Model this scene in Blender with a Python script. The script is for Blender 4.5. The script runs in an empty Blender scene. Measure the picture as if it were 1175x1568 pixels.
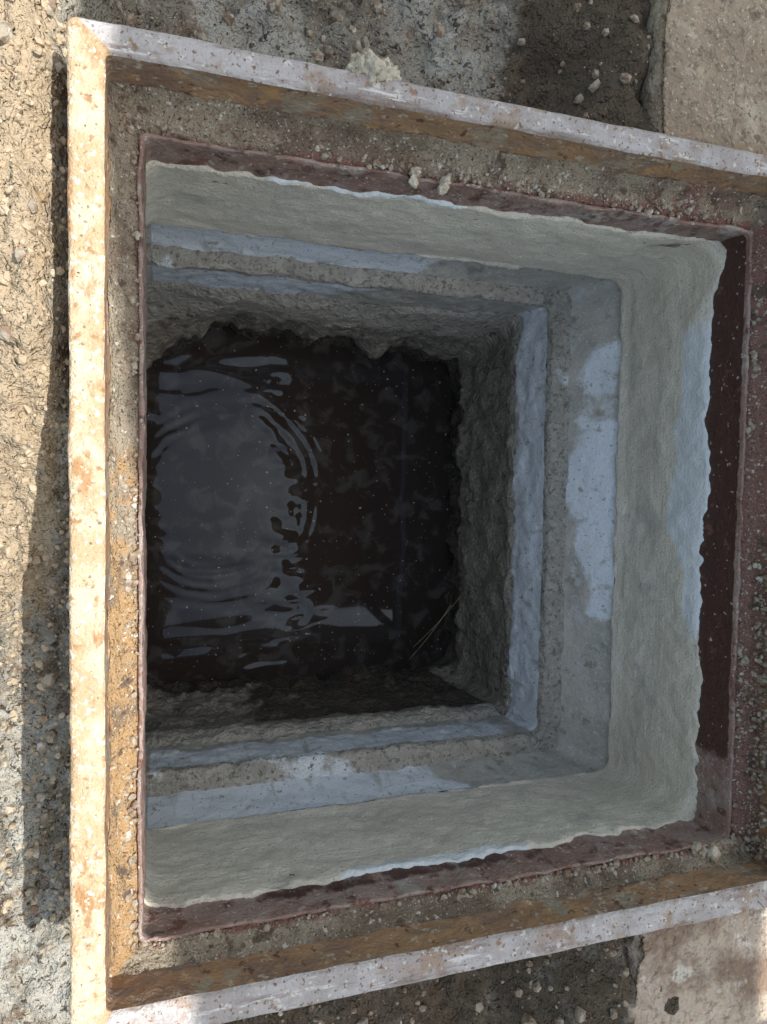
import bpy, math, random
from mathutils import Vector, Matrix, noise
random.seed(4)
S=bpy.context.scene
S.view_settings.view_transform='Standard'; S.view_settings.look='None'; S.view_settings.exposure=0
def V(*a): return Vector(a)
def fn(x,y,z,s,o=3):
    return noise.fractal(V(x*s,y*s,z*s),0.8,2.1,o)
def ss(a,b,x):
    t=max(0,min(1,(x-a)/(b-a))); return t*t*(3-2*t)
# ------------------------------------------------------------ materials
def mat(name,c0,layers=(),rough=0.85,rough2=None,bumps=(),spec=0.4,metal=0.0):
    m=bpy.data.materials.new(name); m.use_nodes=True
    nt=m.node_tree; N=nt.nodes; L=nt.links
    b=N['Principled BSDF']
    tc=N.new('ShaderNodeTexCoord')
    def tex(kind,scale,det=4,off=0.0):
        mp=N.new('ShaderNodeMapping'); mp.inputs['Location'].default_value=(off*3.1,off*1.7,off*2.3)
        if isinstance(scale,tuple):
            mp.inputs['Scale'].default_value=scale; sc=1.0
        else: sc=scale
        L.new(tc.outputs['Object'],mp.inputs['Vector'])
        if kind=='v':
            t=N.new('ShaderNodeTexVoronoi'); t.inputs['Scale'].default_value=sc
            L.new(mp.outputs[0],t.inputs['Vector']); return t.outputs['Distance']
        t=N.new('ShaderNodeTexNoise'); t.inputs['Scale'].default_value=sc
        t.inputs['Detail'].default_value=det if (isinstance(scale,tuple) or scale<50) else min(det,2); t.inputs['Roughness'].default_value=0.62
        L.new(mp.outputs[0],t.inputs['Vector']); return t.outputs['Fac']
    def ramp(sock,lo,hi):
        r=N.new('ShaderNodeMapRange'); r.interpolation_type='SMOOTHSTEP'
        r.inputs['From Min'].default_value=lo; r.inputs['From Max'].default_value=hi
        L.new(sock,r.inputs['Value']); return r.outputs[0]
    cur=N.new('ShaderNodeRGB'); cur.outputs[0].default_value=(*c0,1); cur=cur.outputs[0]
    rg=None
    for i,l in enumerate(layers):
        kind,scale,lo,hi,col=l[:5]
        if kind=='a':
            at=N.new('ShaderNodeAttribute'); at.attribute_name=l[5]
            n=tex('n',scale,5,i+1.0)
            ma=N.new('ShaderNodeMath'); ma.operation='MULTIPLY_ADD'
            L.new(n,ma.inputs[0]); ma.inputs[1].default_value=l[6]; ma.inputs[2].default_value=-0.5*l[6]
            ad=N.new('ShaderNodeMath'); ad.operation='ADD'; L.new(at.outputs['Fac'],ad.inputs[0]); L.new(ma.outputs[0],ad.inputs[1])
            f=ramp(ad.outputs[0],lo,hi)
        else:
            f=ramp(tex(kind,scale,4,i+1.0),lo,hi)
        mx=N.new('ShaderNodeMix'); mx.data_type='RGBA'
        L.new(f,mx.inputs['Factor']); L.new(cur,mx.inputs['A']); mx.inputs['B'].default_value=(*col,1)
        cur=mx.outputs['Result']
        if kind=='a' and len(l)>7:
            rr=N.new('ShaderNodeMix'); rr.data_type='FLOAT'
            L.new(f,rr.inputs['Factor']); rr.inputs['A'].default_value=rough; rr.inputs['B'].default_value=l[7]
            rg=rr.outputs['Result']
    L.new(cur,b.inputs['Base Color'])
    if rg: L.new(rg,b.inputs['Roughness'])
    elif rough2 is not None:
        r=N.new('ShaderNodeMapRange'); r.inputs['From Min'].default_value=.35; r.inputs['From Max'].default_value=.65
        r.inputs['To Min'].default_value=rough; r.inputs['To Max'].default_value=rough2
        L.new(tex('n',18,3,9.0),r.inputs['Value']); L.new(r.outputs[0],b.inputs['Roughness'])
    else: b.inputs['Roughness'].default_value=rough
    b.inputs['Specular IOR Level'].default_value=spec; b.inputs['Metallic'].default_value=metal
    prev=None
    for i,(kind,scale,dist) in enumerate(bumps):
        bp=N.new('ShaderNodeBump'); bp.inputs['Strength'].default_value=1.0; bp.inputs['Distance'].default_value=dist
        L.new(tex(kind,scale,4,i+5.0),bp.inputs['Height'])
        if prev: L.new(prev,bp.inputs['Normal'])
        prev=bp.outputs[0]
    if prev: L.new(prev,b.inputs['Normal'])
    return m

M_top=mat('worn_steel_edge',(.41,.38,.385),[
   ('n',14,.42,.60,(.51,.49,.51)),('n',10,.51,.62,(.36,.27,.22)),('n',(7,50,50),.54,.68,(.28,.23,.22)),('n',(10,70,60),.60,.68,(.70,.69,.70)),('n',60,.60,.67,(.66,.64,.62)),('n',120,.60,.68,(.22,.14,.10)),('n',35,.62,.69,(.30,.19,.13))],
   rough=.4,rough2=.75,bumps=[('n',25,.007),('n',160,.003)],spec=.5)
M_topL=mat('sandy_steel_edge',(.54,.39,.25),[
   ('n',16,.42,.60,(.66,.55,.41)),('n',(30,12,30),.54,.66,(.42,.24,.12)),('n',90,.57,.66,(.78,.72,.62)),('n',45,.58,.68,(.38,.23,.12))],
   rough=.75,bumps=[('n',25,.006),('n',170,.004)])
M_face=mat('orange_rust',(.40,.25,.15),[
   ('n',7,.45,.60,(.28,.19,.145)),('n',20,.56,.68,(.47,.29,.155)),('n',(9,9,60),.54,.66,(.24,.19,.17)),('n',12,.52,.62,(.36,.31,.25)),('n',70,.60,.68,(.50,.44,.36)),('n',50,.61,.70,(.15,.09,.07))],
   rough=.75,bumps=[('n',30,.008),('n',140,.003)])
M_crust=mat('mortar_crust',(.33,.285,.225),[
   ('n',8,.45,.6,(.20,.155,.12)),
   ('a',18,.40,.62,(.42,.275,.145),'rust_and_sun',1.1),('a',22,.40,.60,(.25,.14,.115),'rust',.9),('n',260,.57,.68,(.07,.055,.04)),('v',150,.24,.12,(.46,.43,.38)),('n',26,.57,.66,(.13,.095,.075)),('n',90,.62,.7,(.60,.57,.52))],  # first mask layer: orange rust plus the sunlit tone of the left ledge
   rough=.9,bumps=[('n',60,.010),('n',220,.005)])
M_lip=mat('dark_red_rust',(.28,.185,.16),[
   ('n',9,.42,.58,(.34,.26,.24)),('n',30,.56,.66,(.13,.075,.065)),('n',12,.56,.66,(.42,.38,.36)),('n',150,.63,.70,(.55,.52,.50)),
   ('a',30,.40,.60,(.085,.042,.035),'dark',.9),('n',22,.60,.68,(.20,.10,.08)),('n',70,.67,.71,(.50,.46,.42))],
   rough=.5,bumps=[('n',30,.009),('n',150,.003)])
M_plaster=mat('smooth_cement_plaster',(.68,.64,.56),[
   ('n',4,.40,.62,(.76,.725,.64)),('n',(5,5,60),.50,.68,(.62,.595,.52)),('n',7,.54,.70,(.53,.515,.465)),('v',60,.045,.02,(.22,.20,.17)),('n',300,.56,.68,(.84,.81,.75)),('n',200,.60,.70,(.42,.40,.35)),
   ('a',9,.40,.60,(.76,.81,.87),'sky_smear',1.0,.22)],  # pale laitance smear, blue of the reflected sky painted into its colour
   rough=.7,bumps=[('n',10,.005),('n',(14,14,120),.002),('n',170,.0030)])
M_tier=mat('wet_cement_band',(.46,.455,.43),[
   ('n',12,.42,.62,(.37,.37,.35)),('n',120,.58,.68,(.58,.56,.52)),('n',25,.58,.66,(.28,.275,.25)),
   ('a',7,.38,.54,(.69,.76,.85),'sky_smear',1.3,.14),('n',(34,34,7),.56,.70,(.48,.51,.53)),('n',40,.62,.68,(.40,.40,.38)),('n',130,.65,.7,(.30,.29,.26))],  # cement smears: real pale cement, with sky reflection's blue put in the colour
   rough=.42,bumps=[('n',22,.006),('n',160,.0022)],spec=.75)
M_rib=mat('rough_concrete_rib',(.35,.345,.32),[
   ('n',30,.45,.60,(.43,.42,.39)),('n',90,.56,.66,(.22,.215,.19)),('a',7,.40,.54,(.68,.75,.82),'sky_smear',1.3,.25),('n',60,.60,.67,(.20,.19,.165))],  # smear on the rib carries the same painted sky blue
   rough=.8,bumps=[('n',40,.012),('n',140,.006)])
M_low=mat('damp_rough_concrete',(.23,.215,.19),[
   ('n',9,.42,.60,(.31,.295,.26)),('n',30,.56,.66,(.115,.105,.09)),('n',120,.58,.68,(.40,.38,.34)),
   ('a',14,.42,.56,(.38,.37,.34),'pale',.9),('n',45,.58,.66,(.22,.205,.18)),('v',70,.06,.03,(.08,.075,.06)),
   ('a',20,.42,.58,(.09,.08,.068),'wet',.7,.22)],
   rough=.65,bumps=[('n',20,.014),('n',90,.010)])
M_ground=mat('muddy_ground',(.23,.21,.175),[
   ('n',3,.42,.60,(.33,.32,.28)),('n',9,.54,.64,(.17,.125,.09)),('n',40,.56,.68,(.38,.35,.31)),('n',5,.53,.62,(.42,.42,.39)),('n',160,.62,.70,(.50,.47,.42)),('n',60,.60,.66,(.10,.08,.06)),
   ('a',30,.40,.62,(.46,.375,.27),'sand',.5),('n',26,.60,.68,(.30,.25,.19)),('a',12,.40,.60,(.12,.095,.07),'soil',.8)],
   rough=.6,rough2=.95,bumps=[('n',14,.03),('n',60,.014),('n',190,.006)])
M_slab=mat('brown_concrete_slab',(.40,.325,.245),[
   ('n',4,.42,.60,(.31,.245,.185)),('n',9,.56,.68,(.52,.455,.36)),('n',70,.56,.66,(.25,.20,.15)),('v',55,.16,.08,(.2,.16,.12)),('n',140,.60,.70,(.60,.55,.48)),('n',30,.60,.68,(.22,.18,.14))],
   rough=.9,bumps=[('n',14,.014),('n',90,.008),('v',45,.006)])
M_slab2=mat('patchy_concrete_slab',(.50,.42,.35),[
   ('n',6,.44,.56,(.26,.19,.145)),('n',11,.56,.64,(.62,.58,.53)),('n',70,.56,.66,(.34,.28,.23))],
   rough=.9,bumps=[('n',10,.03),('n',60,.012)])
M_crumb=mat('cement_crumb',(.40,.36,.30),[('n',50,.45,.6,(.26,.19,.14)),('n',30,.58,.66,(.60,.58,.54))],rough=.95,bumps=[('n',200,.002)])
M_pale=mat('pale_mortar_lump',(.62,.58,.49),[('n',60,.5,.62,(.42,.37,.29))],rough=.95,bumps=[('n',120,.006)])
M_sheet=mat('galvanised_sheet',(.22,.20,.18),[('n',3,.45,.6,(.16,.12,.10))],rough=.6,bumps=[('n',20,.002)])
M_wood=mat('weathered_wood',(.20,.14,.09),[('n',(20,20,2),.45,.6,(.12,.08,.05))],rough=.85)
M_straw=mat('dry_straw',(.42,.36,.24),[('n',40,.45,.6,(.30,.24,.15))],rough=.8)
M_clayd=mat('dark_clay',(.05,.045,.038),[('n',30,.5,.65,(.09,.08,.065))],rough=.6)

# water
M_water=bpy.data.materials.new('murky_water'); M_water.use_nodes=True
nt=M_water.node_tree; N=nt.nodes; L=nt.links; b=N['Principled BSDF']
tc=N.new('ShaderNodeTexCoord')
n1=N.new('ShaderNodeTexNoise'); n1.inputs['Scale'].default_value=17; n1.inputs['Detail'].default_value=3; n1.inputs['Distortion'].default_value=.5
L.new(tc.outputs['Object'],n1.inputs['Vector'])
r1=N.new('ShaderNodeMapRange'); r1.interpolation_type='SMOOTHSTEP'; r1.inputs['From Min'].default_value=.50; r1.inputs['From Max'].default_value=.68
L.new(n1.outputs['Fac'],r1.inputs['Value'])
n2=N.new('ShaderNodeTexNoise'); n2.inputs['Scale'].default_value=90; n2.inputs['Detail'].default_value=2
L.new(tc.outputs['Object'],n2.inputs['Vector'])
r2=N.new('ShaderNodeMapRange'); r2.inputs['From Min'].default_value=.70; r2.inputs['From Max'].default_value=.73
L.new(n2.outputs['Fac'],r2.inputs['Value'])
m1=N.new('ShaderNodeMix'); m1.data_type='RGBA'; m1.inputs['A'].default_value=(.030,.025,.023,1); m1.inputs['B'].default_value=(.060,.058,.059,1)
L.new(r1.outputs[0],m1.inputs['Factor'])
m2=N.new('ShaderNodeMix'); m2.data_type='RGBA'; m2.inputs['B'].default_value=(.35,.35,.34,1)
L.new(r2.outputs[0],m2.inputs['Factor']); L.new(m1.outputs['Result'],m2.inputs['A']); L.new(m2.outputs['Result'],b.inputs['Base Color'])
b.inputs['Roughness'].default_value=.03; b.inputs['IOR'].default_value=1.33; b.inputs['Specular IOR Level'].default_value=.46
b.inputs['Specular Tint'].default_value=(.48,.68,1,1)

# ------------------------------------------------------------ mesh helpers
def link(me,name,m,parent=None,smooth=True):
    o=bpy.data.objects.new(name,me); S.collection.objects.link(o)
    me.materials.append(m)
    if smooth: me.polygons.foreach_set('use_smooth',[True]*len(me.polygons))
    if parent: o.parent=parent
    return o
def empty(name):
    e=bpy.data.objects.new(name,None); S.collection.objects.link(e); e.empty_display_size=.1; return e
def loop(rect,r,step=.006):
    x0,x1,y0,y1=rect; nx=int(1.2/step); ny=int(1.25/step); k=8
    pts=[]
    def seg(a,bb,n,nrm,side):
        for i in range(n):
            t=i/n; pts.append((a[0]+(bb[0]-a[0])*t,a[1]+(bb[1]-a[1])*t,nrm[0],nrm[1],side))
    def arc(cx,cy,a0,side):
        for i in range(k):
            a=a0+math.pi/2*i/k; pts.append((cx+r*math.cos(a),cy+r*math.sin(a),math.cos(a),math.sin(a),side))
    seg((x0+r,y0),(x1-r,y0),nx,(0,-1),'B'); arc(x1-r,y0+r,-math.pi/2,'BR')
    seg((x1,y0+r),(x1,y1-r),ny,(1,0),'R'); arc(x1-r,y1-r,0,'TR')
    seg((x1-r,y1),(x0+r,y1),nx,(0,1),'T'); arc(x0+r,y1-r,math.pi/2,'TL')
    seg((x0,y1-r),(x0,y0+r),ny,(-1,0),'L'); arc(x0+r,y0+r,math.pi,'BL')
    return pts
def ring(name,keys,m,parent,attr=None,filt=None,step=.006,zoff=None,yoff=None):
    """keys: (rect,h,r,subs_to_next,amp_h,amp_z,freq)"""
    vs=[];at=[];faces=[]
    rows=[]
    for i,kk in enumerate(keys):
        n=kk[3] if i<len(keys)-1 else 1
        for j in range(n):
            t=j/n; k2=keys[min(i+1,len(keys)-1)]
            rect=tuple(a+(c-a)*t for a,c in zip(kk[0],k2[0]))
            rows.append((rect,kk[1]+(k2[1]-kk[1])*t,kk[2]+(k2[2]-kk[2])*t,kk[4]+(k2[4]-kk[4])*t,kk[5]+(k2[5]-kk[5])*t,kk[6],i+t))
    npt=None; sides=None
    for rect,h,r,ah,az,fr,kp in rows:
        lp=loop(rect,r,step); npt=len(lp); sides=[p[4] for p in lp]
        for (x,y,nx,ny,sd) in lp:
            z=1-h
            a=fn(x,y,z,fr)+.35*fn(x+7,y,z,fr*4,2)
            c=fn(x,y+9,z+4,fr)+.35*fn(x,y+3,z,fr*4,2)
            zo=zoff(x,y,kp) if zoff else 0
            yo=yoff(x,y,h) if yoff else 0
            vs.append((x+nx*a*ah,y+ny*a*ah+yo,z+c*az+zo))
            if attr: at.append(attr(x,y,h-zo,sd,kp))
    for i in range(len(rows)-1):
        for j in range(npt):
            if filt and not filt(sides[j]): continue
            j2=(j+1)%npt
            faces.append((i*npt+j,i*npt+j2,(i+1)*npt+j2,(i+1)*npt+j))
    me=bpy.data.meshes.new(name); me.from_pydata(vs,[],faces)
    if attr:
        for nm in at[0].keys():
            A=me.attributes.new(nm,'FLOAT','POINT'); A.data.foreach_set('value',[q[nm] for q in at])
    return link(me,name,m,parent)
def ex(r,e): return (r[0]-e,r[1]+e,r[2]-e,r[3]+e)

# ------------------------------------------------------------ steel frame
O=(-.129,1.19,-.802,.604); LG=(-.084,1.14,-.750,.564); I=(-.0376,1.09,-.712,.504)
fr=empty('rusty_steel_manhole_frame')
topk=[(O,1.45,.012,12,.004,.0,9),(O,1.08,.012,6,.002,.0,9),(O,1.004,.012,2,.0020,.001,9),(ex(O,-.004),1.0,.010,6,.0020,.0015,9),(ex(LG,.004),1.0,.010,2,.0020,.0015,9),(LG,1.005,.008,1,.0020,.0012,9)]
ring('rail_edge',topk,M_top,fr,filt=lambda s:s not in('L','TL','BL'))
ring('rail_edge_sandy',topk,M_topL,fr,filt=lambda s:s in('L','TL','BL'))
ring('rail_inner_face',[(LG,1.005,.008,14,.0020,.0012,9),(LG,1.072,.012,1,.005,.008,14)],M_face,fr)
def crat(x,y,h,sd,kp):
    q=.5*noise.noise(V(x*6,y*6,3))
    r={'R':.8,'TR':.6,'T':.15+.25*ss(.5,1,x)+.4*ss(1.094,1.101,h),'B':.25+.35*ss(1.088,1.10,h),'BR':.1}.get(sd,.0)
    o={'L':.54*(1-ss(-.05,.15,y))+.1,'BL':.6,'B':.25*ss(1.072,1.08,1.09-abs(h-1.07))}.get(sd,0)  # left side: sunlit orange painted where sun reaches the ledge; bottom is rust
    return {'rust':r+q*.5,'rust_and_sun':o+q*.5}
ring('ledge_mortar',[(LG,1.068,.012,5,.005,.008,14),(ex(LG,-.014),1.088,.012,8,.004,.008,22),(ex(I,.010),1.101,.012,3,.003,.004,22),(ex(I,.006),1.105,.01,1,.001,.001,22)],M_crust,fr,attr=crat)
def lipattr(x,y,h,sd,kp): 
    d=0
    if sd in('R','TR'): d=ss(1.10,1.110,h)*ss(-.62,-.5,y)*.9
    if sd=='B': d=.6*ss(1.11,1.15,h)*ss(.05,.2,x)*(1-ss(.6,.9,x))
    if sd=='T': d=.40
    return {'dark':d}
ring('inner_lip',[(ex(I,.007),1.104,.008,2,.001,.001,22),(ex(I,.006),1.095,.008,3,.004,.002,14),(ex(I,.001),1.094,.01,2,.004,.002,14),(I,1.100,.012,16,.004,.001,14),(I,1.215,.02,1,.003,.001,14)],M_lip,fr,attr=lipattr)

# ------------------------------------------------------------ pit walls
pit=empty('concrete_pit')
def nz(x,y,h,s=5): return noise.noise(V(x*s,y*s,h*s))
def pz(x,y,kp):
    k=1-ss(2.0,3.3,kp)
    return k*(.028*ss(.38,.49,y)+.024*ss(.60,.69,-y)*(1-.5*ss(.7,.9,x))+.012*nz(x,y,0,7)+.007*nz(x,y,0,40))
def plat(x,y,h,sd,kp):
    w=(1-ss(1.15,1.18,h))*.5
    if sd=='R': w=(1-ss(1.20,1.33,h+.05*nz(x,y,h,6)))*1.0*ss(-.50,-.1,y)*(1-.6*ss(.25,.4,y))
    if sd=='B': w=(1-ss(1.165,1.215,h))*1.0*ss(.25,.35,x)*(1-ss(.6,.75,x))
    if sd=='T': w=(1-ss(1.155,1.185,h))*(.85*ss(.08,.20,x)*(1-ss(.45,.58,x))+.1)
    if sd=='TR': w=.3
    return {'sky_smear':w}
ring('plaster_band',[((-.058,1.102,-.730,.518),1.184,.03,3,.004,.014,14),((-.048,1.086,-.7065,.4995),1.192,.04,3,.006,.014,14),((-.05,1.082,-.706,.500),1.21,.05,30,.005,.003,14),((-.06,1.073,-.722,.510),1.44,.045,6,.004,.002,7),((-.065,1.066,-.720,.510),1.466,.03,3,.006,.006,12),((-.065,1.075,-.724,.518),1.474,.03,1,.003,.003,12)],M_plaster,pit,attr=plat,zoff=pz)
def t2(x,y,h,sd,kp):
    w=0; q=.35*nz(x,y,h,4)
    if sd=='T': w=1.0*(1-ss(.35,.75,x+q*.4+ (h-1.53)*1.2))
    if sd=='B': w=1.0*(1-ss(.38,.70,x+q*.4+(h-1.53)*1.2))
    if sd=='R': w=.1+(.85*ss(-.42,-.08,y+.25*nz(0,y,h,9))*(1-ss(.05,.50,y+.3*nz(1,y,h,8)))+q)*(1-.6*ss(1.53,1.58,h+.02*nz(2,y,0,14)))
    return {'sky_smear':w}
T2B=(-.07,.998,-.704,.506)
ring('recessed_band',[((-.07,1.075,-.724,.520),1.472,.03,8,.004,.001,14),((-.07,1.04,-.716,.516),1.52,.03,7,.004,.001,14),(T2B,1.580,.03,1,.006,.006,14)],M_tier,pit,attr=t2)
def trib(x,y,h,sd,kp):
    w={'T':.5*(1-ss(.1,.5,x)),'B':.4*(1-ss(.4,.7,x)),'R':.2}.get(sd,0)+.3*nz(x,y,h,5)
    return {'sky_smear':w}
ring('concrete_rib',[(T2B,1.580,.03,6,.006,.006,14),((-.06,.957,-.667,.478),1.583,.02,2,.010,.007,14),((-.06,.948,-.656,.470),1.590,.02,3,.008,.007,14),((-.06,.944,-.654,.469),1.61,.02,1,.004,.001,14)],M_rib,pit,attr=trib)
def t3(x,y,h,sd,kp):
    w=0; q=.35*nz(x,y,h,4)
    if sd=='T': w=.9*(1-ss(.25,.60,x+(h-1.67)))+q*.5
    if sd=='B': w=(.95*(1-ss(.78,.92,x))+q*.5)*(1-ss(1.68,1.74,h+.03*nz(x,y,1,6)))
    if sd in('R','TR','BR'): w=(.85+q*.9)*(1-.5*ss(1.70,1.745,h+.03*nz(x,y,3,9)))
    return {'sky_smear':w}
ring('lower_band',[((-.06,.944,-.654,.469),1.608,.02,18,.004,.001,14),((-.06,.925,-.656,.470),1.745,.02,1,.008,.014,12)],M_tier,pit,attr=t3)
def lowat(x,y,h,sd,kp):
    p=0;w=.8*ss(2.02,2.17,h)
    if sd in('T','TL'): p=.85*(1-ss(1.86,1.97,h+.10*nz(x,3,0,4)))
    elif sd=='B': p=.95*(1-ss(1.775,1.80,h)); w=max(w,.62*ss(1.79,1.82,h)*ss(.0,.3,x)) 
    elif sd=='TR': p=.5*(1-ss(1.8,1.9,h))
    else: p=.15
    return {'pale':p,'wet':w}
def ly(x,y,h):
    if y<.3: return 0
    k=ss(1.8,2.1,h)
    return k*(-.07*(1-ss(-.06,.10,x))+.03*ss(.08,.14,x)*(1-ss(.3,.5,x))+.03*noise.noise(V(x*9,0,h*2))+.012*noise.noise(V(x*35,1,h*3)))
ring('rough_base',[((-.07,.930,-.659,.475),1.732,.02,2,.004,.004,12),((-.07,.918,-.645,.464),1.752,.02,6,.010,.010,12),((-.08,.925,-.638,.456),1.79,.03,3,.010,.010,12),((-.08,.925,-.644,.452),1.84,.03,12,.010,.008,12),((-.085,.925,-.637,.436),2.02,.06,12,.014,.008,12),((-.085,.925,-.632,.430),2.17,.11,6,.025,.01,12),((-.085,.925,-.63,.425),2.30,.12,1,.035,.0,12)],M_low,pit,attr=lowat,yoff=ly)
def block(name,c,size,rot,m,parent,amp=.006,n=22):
    import bmesh
    bm=bmesh.new(); bmesh.ops.create_cube(bm,size=1)
    for v in bm.verts: v.co=Vector((v.co.x*size[0],v.co.y*size[1],v.co.z*size[2]))
    bmesh.ops.bevel(bm,geom=bm.edges[:],offset=min(size)*.12,segments=2,affect='EDGES')
    bmesh.ops.subdivide_edges(bm,edges=[e for e in bm.edges if e.calc_length()>min(size)*.5],cuts=n,use_grid_fill=True)
    R=Matrix.Translation(c)@Matrix.Rotation(rot[2],4,'Z')@Matrix.Rotation(rot[1],4,'Y')@Matrix.Rotation(rot[0],4,'X')
    for v in bm.verts:
        p=R@v.co
        d=Vector((fn(p.x,p.y,p.z,10),fn(p.x+5,p.y,p.z,10),fn(p.x,p.y+5,p.z,10)))*amp
        v.co=p+d
    me=bpy.data.meshes.new(name); bm.to_mesh(me); bm.free()
    return link(me,name,m,parent)
me=bpy.data.meshes.new('floor'); me.from_pydata([(-.2,-.75,-1.32),(1.05,-.75,-1.32),(1.05,.6,-1.32),(-.2,.6,-1.32)],[],[(0,1,2,3)])
link(me,'pit_floor',M_clayd,pit)
def strand(name,pts,r,m):
    cu=bpy.data.curves.new(name,'CURVE'); cu.dimensions='3D'; cu.bevel_depth=r; cu.bevel_resolution=2
    sp=cu.splines.new('NURBS'); sp.points.add(len(pts)-1); sp.use_endpoint_u=True; sp.order_u=3
    for q,p in zip(sp.points,pts): q.co=(*p,1)
    cu.materials.append(m); o=bpy.data.objects.new(name,cu); S.collection.objects.link(o); return o
strand('straw_stem',[(.87,-.39,-1.04),(.83,-.50,-1.10),(.784,-.60,-1.19)],.0012,M_straw)
strand('straw_stem',[(.90,-.36,-1.03),(.86,-.47,-1.12),(.80,-.56,-1.195)],.0010,M_straw)
strand('straw_stem',[(1.03,-.735,-.075),(1.06,-.75,-.05),(1.075,-.79,.01)],.0012,M_straw)

# ------------------------------------------------------------ water
def grid(name,xs,ys,zf,m,skip=None,attr=None,parent=None):
    vs=[];at=[];nx=len(xs);ny=len(ys);fc=[]
    for y in ys:
        for x in xs:
            z=zf(x,y)
            if attr: at.append(attr(x,y))
            vs.append((x,y,z))
    for j in range(ny-1):
        for i in range(nx-1):
            if skip and skip(xs[i],xs[i+1],ys[j],ys[j+1]): continue
            a=j*nx+i; fc.append((a,a+1,a+nx+1,a+nx))
    me=bpy.data.meshes.new(name); me.from_pydata(vs,[],fc)
    if attr:
        for nm in at[0]:
            A=me.attributes.new(nm,'FLOAT','POINT'); A.data.foreach_set('value',[q[nm] for q in at])
    return link(me,name,m,parent)
def lin(a,b,s):
    n=int(round((b-a)/s)); return [a+(b-a)*i/n for i in range(n+1)]
def wz(x,y):
    dx,dy=x-.14,y+.04; r=math.hypot(dx,dy)
    r+=.012*noise.noise(V(x*8,y*8,0))
    env=ss(.17,.25,r)*(1-ss(.30,.42,r))*ss(-.1,.45,noise.noise(V(x*4.5,y*4.5,3)))
    k=1-ss(.30,.55,x)
    w=.0006*math.sin(r*2*math.pi/.036)*env
    w+=(.0028*noise.noise(V(x*6,y*20,1))*ss(.08,.24,r)+.0017*noise.noise(V(x*16,y*42,5))*ss(.12,.28,r)*ss(-.3,.3,noise.noise(V(x*4,y*4,9))))*k
    w+=.0013*noise.noise(V(x*5,y*5,7))
    return -1.2+w
grid('murky_water',lin(-.14,1.0,.005),lin(-.70,.50,.005),wz,M_water)

# ------------------------------------------------------------ ground
def gz(x,y):
    f=fn(x,y,0,3,5); g=fn(x,y,2,14,4); q=fn(x,y,5,50,2)
    left=1-ss(-.20,-.05,x)
    h=1.30+.06*f
    h=h-.17*ss(.62,.84,x)
    hl=1.05+.28*(1-ss(-.25,.32,y))+.02*f
    h=h*(1-left)+hl*left
    far=ss(1.5,4,math.hypot(x-.5,y))
    h=h*(1-far)+1.15*far
    cl=max(0,fn(x,y,8,28,3))
    return 1-h+.024*g+(.006+.006*left)*q+.022*cl*left
HX0,HX1,HY0,HY1=-.115,1.175,-.79,.592
def far(a,sgn):
    r=[];s=.02;v=a
    while abs(v)<150:
        s*=1.35; v+=sgn*s; r.append(v)
    return r
xs=lin(-.65,HX0,.006)+lin(HX0,HX1,.0075)[1:]+lin(HX1,1.6,.012)[1:]
ys=lin(-1.35,HY0,.0075)+lin(HY0,HY1,.0075)[1:]+lin(HY1,1.35,.0075)[1:]
xs=far(xs[0],-1)[::-1]+xs+far(xs[-1],1); ys=far(ys[0],-1)[::-1]+ys+far(ys[-1],1)
def gskip(x0,x1,y0,y1):
    e=1e-5
    return x0>HX0-e and x1<HX1+e and y0>HY0-e and y1<HY1+e
def gat(x,y):
    return {'sand':(1-ss(-.22,-.10,x))*(.35+.65*ss(-.5,.3,y)) if x<0 else 0.0,
            'soil':(.8*ss(.55,.72,x)*ss(.5,.7,y)+ .6*(1-ss(-.8,-.6,y))*ss(-.1,.1,x))}
grid('ground',xs,ys,gz,M_ground,skip=gskip,attr=gat)

def slab(name,x0,x1,y0,y1,h,m,rough,thick=.25):
    xa=lin(x0,x0+.5,.008)+lin(x0+.5,x1,.08)[1:]
    if y0>0: ya=lin(y0,y0+.6,.008)+lin(y0+.6,y1,.1)[1:]
    else: ya=lin(y0,y1-.6,.1)+lin(y1-.6,y1,.008)[1:]
    xa=[xa[0]]*4+xa+[xa[-1]]; ya=[ya[0]]*4+ya+[ya[-1]]*4
    nx,ny=len(xa),len(ya); vs=[];fc=[]
    for j,y in enumerate(ya):
        for i,x in enumerate(xa):
            k=min(i,j,ny-1-j,4)
            k2=0 if i==nx-1 else k
            d=[thick,thick*.55,.03,.006,0][k2]
            ins=[.03,0.02,.0,.003,.010][k2]
            X=x+(ins if i<=4 else 0); Y=y
            nn=fn(x,y,d*2,5)*rough+fn(x,y,d*2,25)*rough*.3
            wy=fn(x+3,y,d*2,5)*rough
            e=1-ss(0,.12,x-x0)
            vs.append((X+nn*e,Y+wy*.5,1-h-d+fn(x,y,3,8)*.006+fn(x,y,3,40)*.002))
    for j in range(ny-1):
        for i in range(nx-1):
            a=j*nx+i; fc.append((a,a+1,a+nx+1,a+nx))
    me=bpy.data.meshes.new(name); me.from_pydata(vs,[],fc); return link(me,name,m)
slab('concrete_slab',.865,3.2,.650,3.5,1.09,M_slab,.012)
slab('concrete_slab',.862,3.2,-3.5,-.85,1.09,M_slab2,.03)

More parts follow.
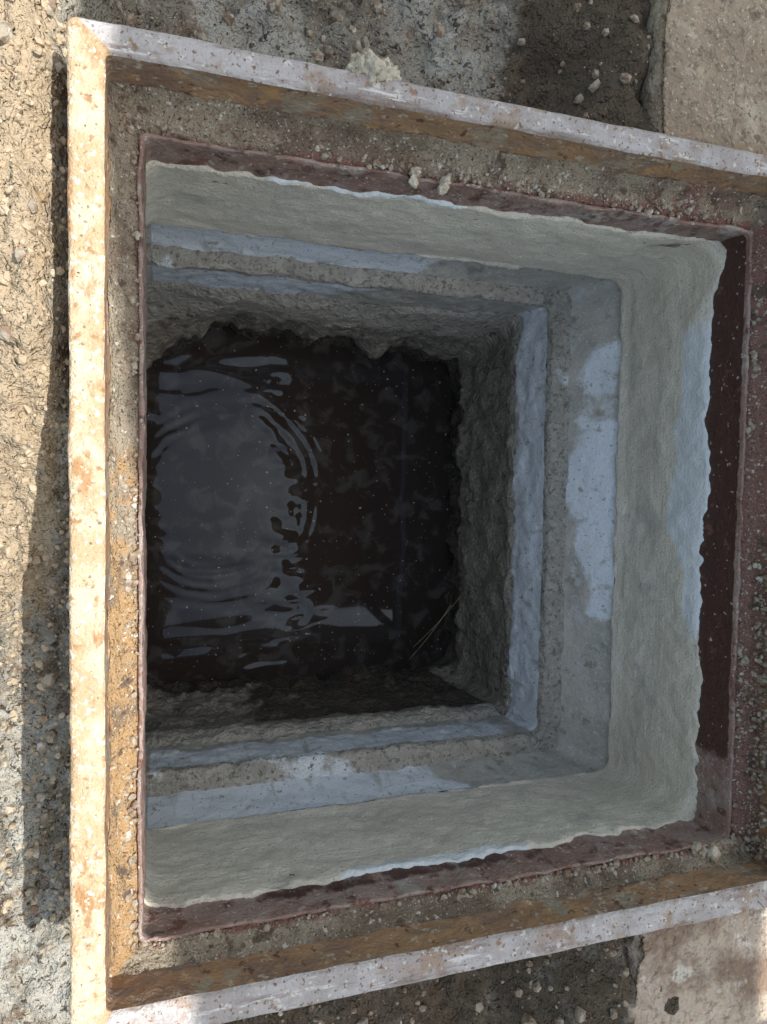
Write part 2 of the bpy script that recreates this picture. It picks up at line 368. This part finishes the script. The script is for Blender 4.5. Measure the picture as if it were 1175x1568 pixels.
# ------------------------------------------------------------ crumbs / lumps
import bmesh
def lumps(name,items,m,parent=None,sub=1):
    bm0=bmesh.new(); bmesh.ops.create_icosphere(bm0,subdivisions=sub,radius=1); bv=[v.co.copy() for v in bm0.verts]; bf=[[v.index for v in f.verts] for f in bm0.faces]; bm0.free()
    vs=[];fc=[]
    for (x,y,z,r) in items:
        o=len(vs); q=Matrix.Rotation(random.random()*6.28,3,'Z')@Matrix.Rotation(random.random()*6.28,3,'X')
        sx,sy,sz=[random.uniform(.65,1.25) for _ in range(3)]; sd=random.random()*50
        for c in bv:
            d=1+.45*noise.noise(c*1.6+V(sd,0,0))+(.35*noise.noise(c*4+V(sd,0,0))+.15*noise.noise(c*9) if sub>1 else 0)
            p=q@Vector((c.x*sx,c.y*sy,c.z*sz))*r*d; vs.append((x+p.x,y+p.y,z+p.z))
        fc+=[[o+i for i in f] for f in bf]
    me=bpy.data.meshes.new(name); me.from_pydata(vs,[],fc); return link(me,name,m,parent,smooth=sub>1)
it=[]
def on_ledge():
    s=random.choice('TBLR'); t=random.random(); k=random.random()**1.3
    if s=='T': return (LG[0]+(LG[1]-LG[0])*t, LG[3]-(LG[3]-I[3]-.008)*k)
    if s=='B': return (LG[0]+(LG[1]-LG[0])*t, LG[2]+(I[2]-LG[2]-.008)*k)
    if s=='L': return (LG[0]+(I[0]-LG[0]-.008)*k, LG[2]+(LG[3]-LG[2])*t)
    return (LG[1]-(LG[1]-I[1]-.008)*k, LG[2]+(LG[3]-LG[2])*t)
for _ in range(6500):
    x,y=on_ledge(); dens=noise.noise(V(x*6,y*6,2))
    if dens<0.0 and random.random()<.8: continue
    r=.0010+.0065*random.random()**4; it.append((x,y,-.095,r))
lumps('ledge_crumbs',it,M_crumb,fr)
it=[]
for _ in range(420):
    s=random.choice('TBLRL'); t=random.random()
    if s=='T': x,y=-.08+1.2*t,random.uniform(.569,.599)
    elif s=='B': x,y=-.08+1.2*t,random.uniform(-.797,-.757)
    elif s=='L': x,y=random.uniform(-.125,-.088),-.79+1.37*t
    else: x,y=random.uniform(1.145,1.185),-.78+1.35*t
    it.append((x,y,0.0,.0008+.0016*random.random()**3))
lumps('rail_crumbs',it,M_crumb,fr)
it=[]
for _ in range(1500):
    y=-.745+.65*random.random()**1.3; it.append((1.136+random.uniform(-.014,.003),y,random.uniform(-.09,.0),.001+.006*random.random()**3))
for _ in range(700):
    it.append((random.uniform(1.0,1.135),random.uniform(-.745,-.715),-.092,.002+.007*random.random()**3))
lumps('corner_mortar_lumps',it,M_crumb,fr)
lumps('mortar_lump',[(.285,.610,-.008,.028),(.262,.614,-.010,.018),(.307,.613,-.012,.018)],M_pale,sub=4)
lumps('mortar_lump',[(.386,.513,-.090,.011),(.384,.500,-.090,.009)],M_pale,sub=3)
lumps('mortar_lump',[(.440,.508,-.090,.009),(.436,.495,-.090,.009)],M_pale,sub=3)
lumps('mortar_lump',[(1.045,-.732,-.085,.014)],M_pale,sub=3)
it=[]
for _ in range(3200):
    x=random.uniform(-.62,.85)
    y=random.choice([random.uniform(.61,1.3),random.uniform(-1.3,-.81)]) if x>-.14 else random.uniform(-1.3,1.3)
    r=.0015+.014*random.random()**6
    it.append((x,y,gz(x,y)+r*.3,r))
lumps('gravel',it,M_crumb)
it=[]
for _ in range(4500):
    x=-.14-.35*random.random()**1.5; y=random.uniform(-.8,.9)
    r=.0012+.007*random.random()**4
    it.append((x,y,gz(x,y)+r*.1,r))
lumps('sand_heap',it,mat('sandy_mortar',(.48,.39,.28),[('n',30,.45,.6,(.56,.48,.37)),('n',14,.56,.66,(.36,.27,.17))],rough=.95,bumps=[('n',200,.003)]))

# ------------------------------------------------------------ unseen awning added for shade: edge cut to the shadow, darkens water reflection
aw=empty('added_shade_awning')
vs=[];fc=[];ny=120
def sedge(y):
    pts=[(-2,.05),(-.75,.036),(-.10,.016),(.06,-.024),(.62,-.078),(2,-.15)]
    for (a,b_),(c,d) in zip(pts,pts[1:]):
        if y<=c: return b_+(d-b_)*(y-a)/(c-a)
    return -.15
for j in range(ny+1):
    y=-1.25+2.5*j/ny; z=3.1+.012*math.sin(y*2*math.pi/.09)
    x0=1.1283+sedge(y)
    vs+=[(x0,y,z),(2.35,y,z+.12)]
for j in range(ny): fc.append((2*j,2*j+1,2*j+3,2*j+2))
me=bpy.data.meshes.new('sheet'); me.from_pydata(vs,[],fc); o=link(me,'added_shade_sheet',M_sheet,aw)
sm=o.modifiers.new('t','SOLIDIFY'); sm.thickness=.003
for i,(x,y) in enumerate([(1.75,-1.15),(1.75,1.15),(2.28,-1.15),(2.28,1.15)]):
    block('added_post_%d'%i,(x,y,1.4),(.07,.07,3.3),(0,0,0),M_wood,aw,.004,6)
for i,x in enumerate([1.75,2.28]):
    block('added_beam_%d'%i,(x,0,3.03),(.06,2.4,.07),(0,0,0),M_wood,aw,.004,6)

# ------------------------------------------------------------ light
W=bpy.data.worlds.new('World'); S.world=W; W.use_nodes=True
nt=W.node_tree; sk=nt.nodes.new('ShaderNodeTexSky'); sk.sky_type='NISHITA'; sk.sun_disc=False
sk.sun_elevation=math.radians(70); sk.sun_rotation=math.radians(90); sk.dust_density=5; sk.air_density=2.6; sk.ozone_density=1.5
bg=nt.nodes['Background']; bg.inputs['Strength'].default_value=.15
nt.links.new(sk.outputs[0],bg.inputs[0])
sl=bpy.data.lights.new('sun','SUN'); sl.energy=5; sl.angle=math.radians(.5); sl.color=(1,.94,.84)
so=bpy.data.objects.new('sun',sl); S.collection.objects.link(so); so.rotation_euler=(0,math.radians(20),0); so.location=(4,0,8)

# ------------------------------------------------------------ camera
wz_=Vector((327.5,-49,1050)).normalized()
wx=Vector((3365,-10,-1050)); wx=(wx-wx.dot(wz_)*wz_).normalized()
wy=wz_.cross(wx)
R=Matrix((wx,wy,wz_))
cd=bpy.data.cameras.new('camera'); co=bpy.data.objects.new('camera',cd); S.collection.objects.link(co)
cd.sensor_fit='VERTICAL'; cd.sensor_height=36; cd.sensor_width=36; cd.lens=1050/1568*36
cd.clip_start=.02; cd.clip_end=500
co.matrix_world=Matrix.Translation((0,0,1))@R.to_4x4()
S.camera=co
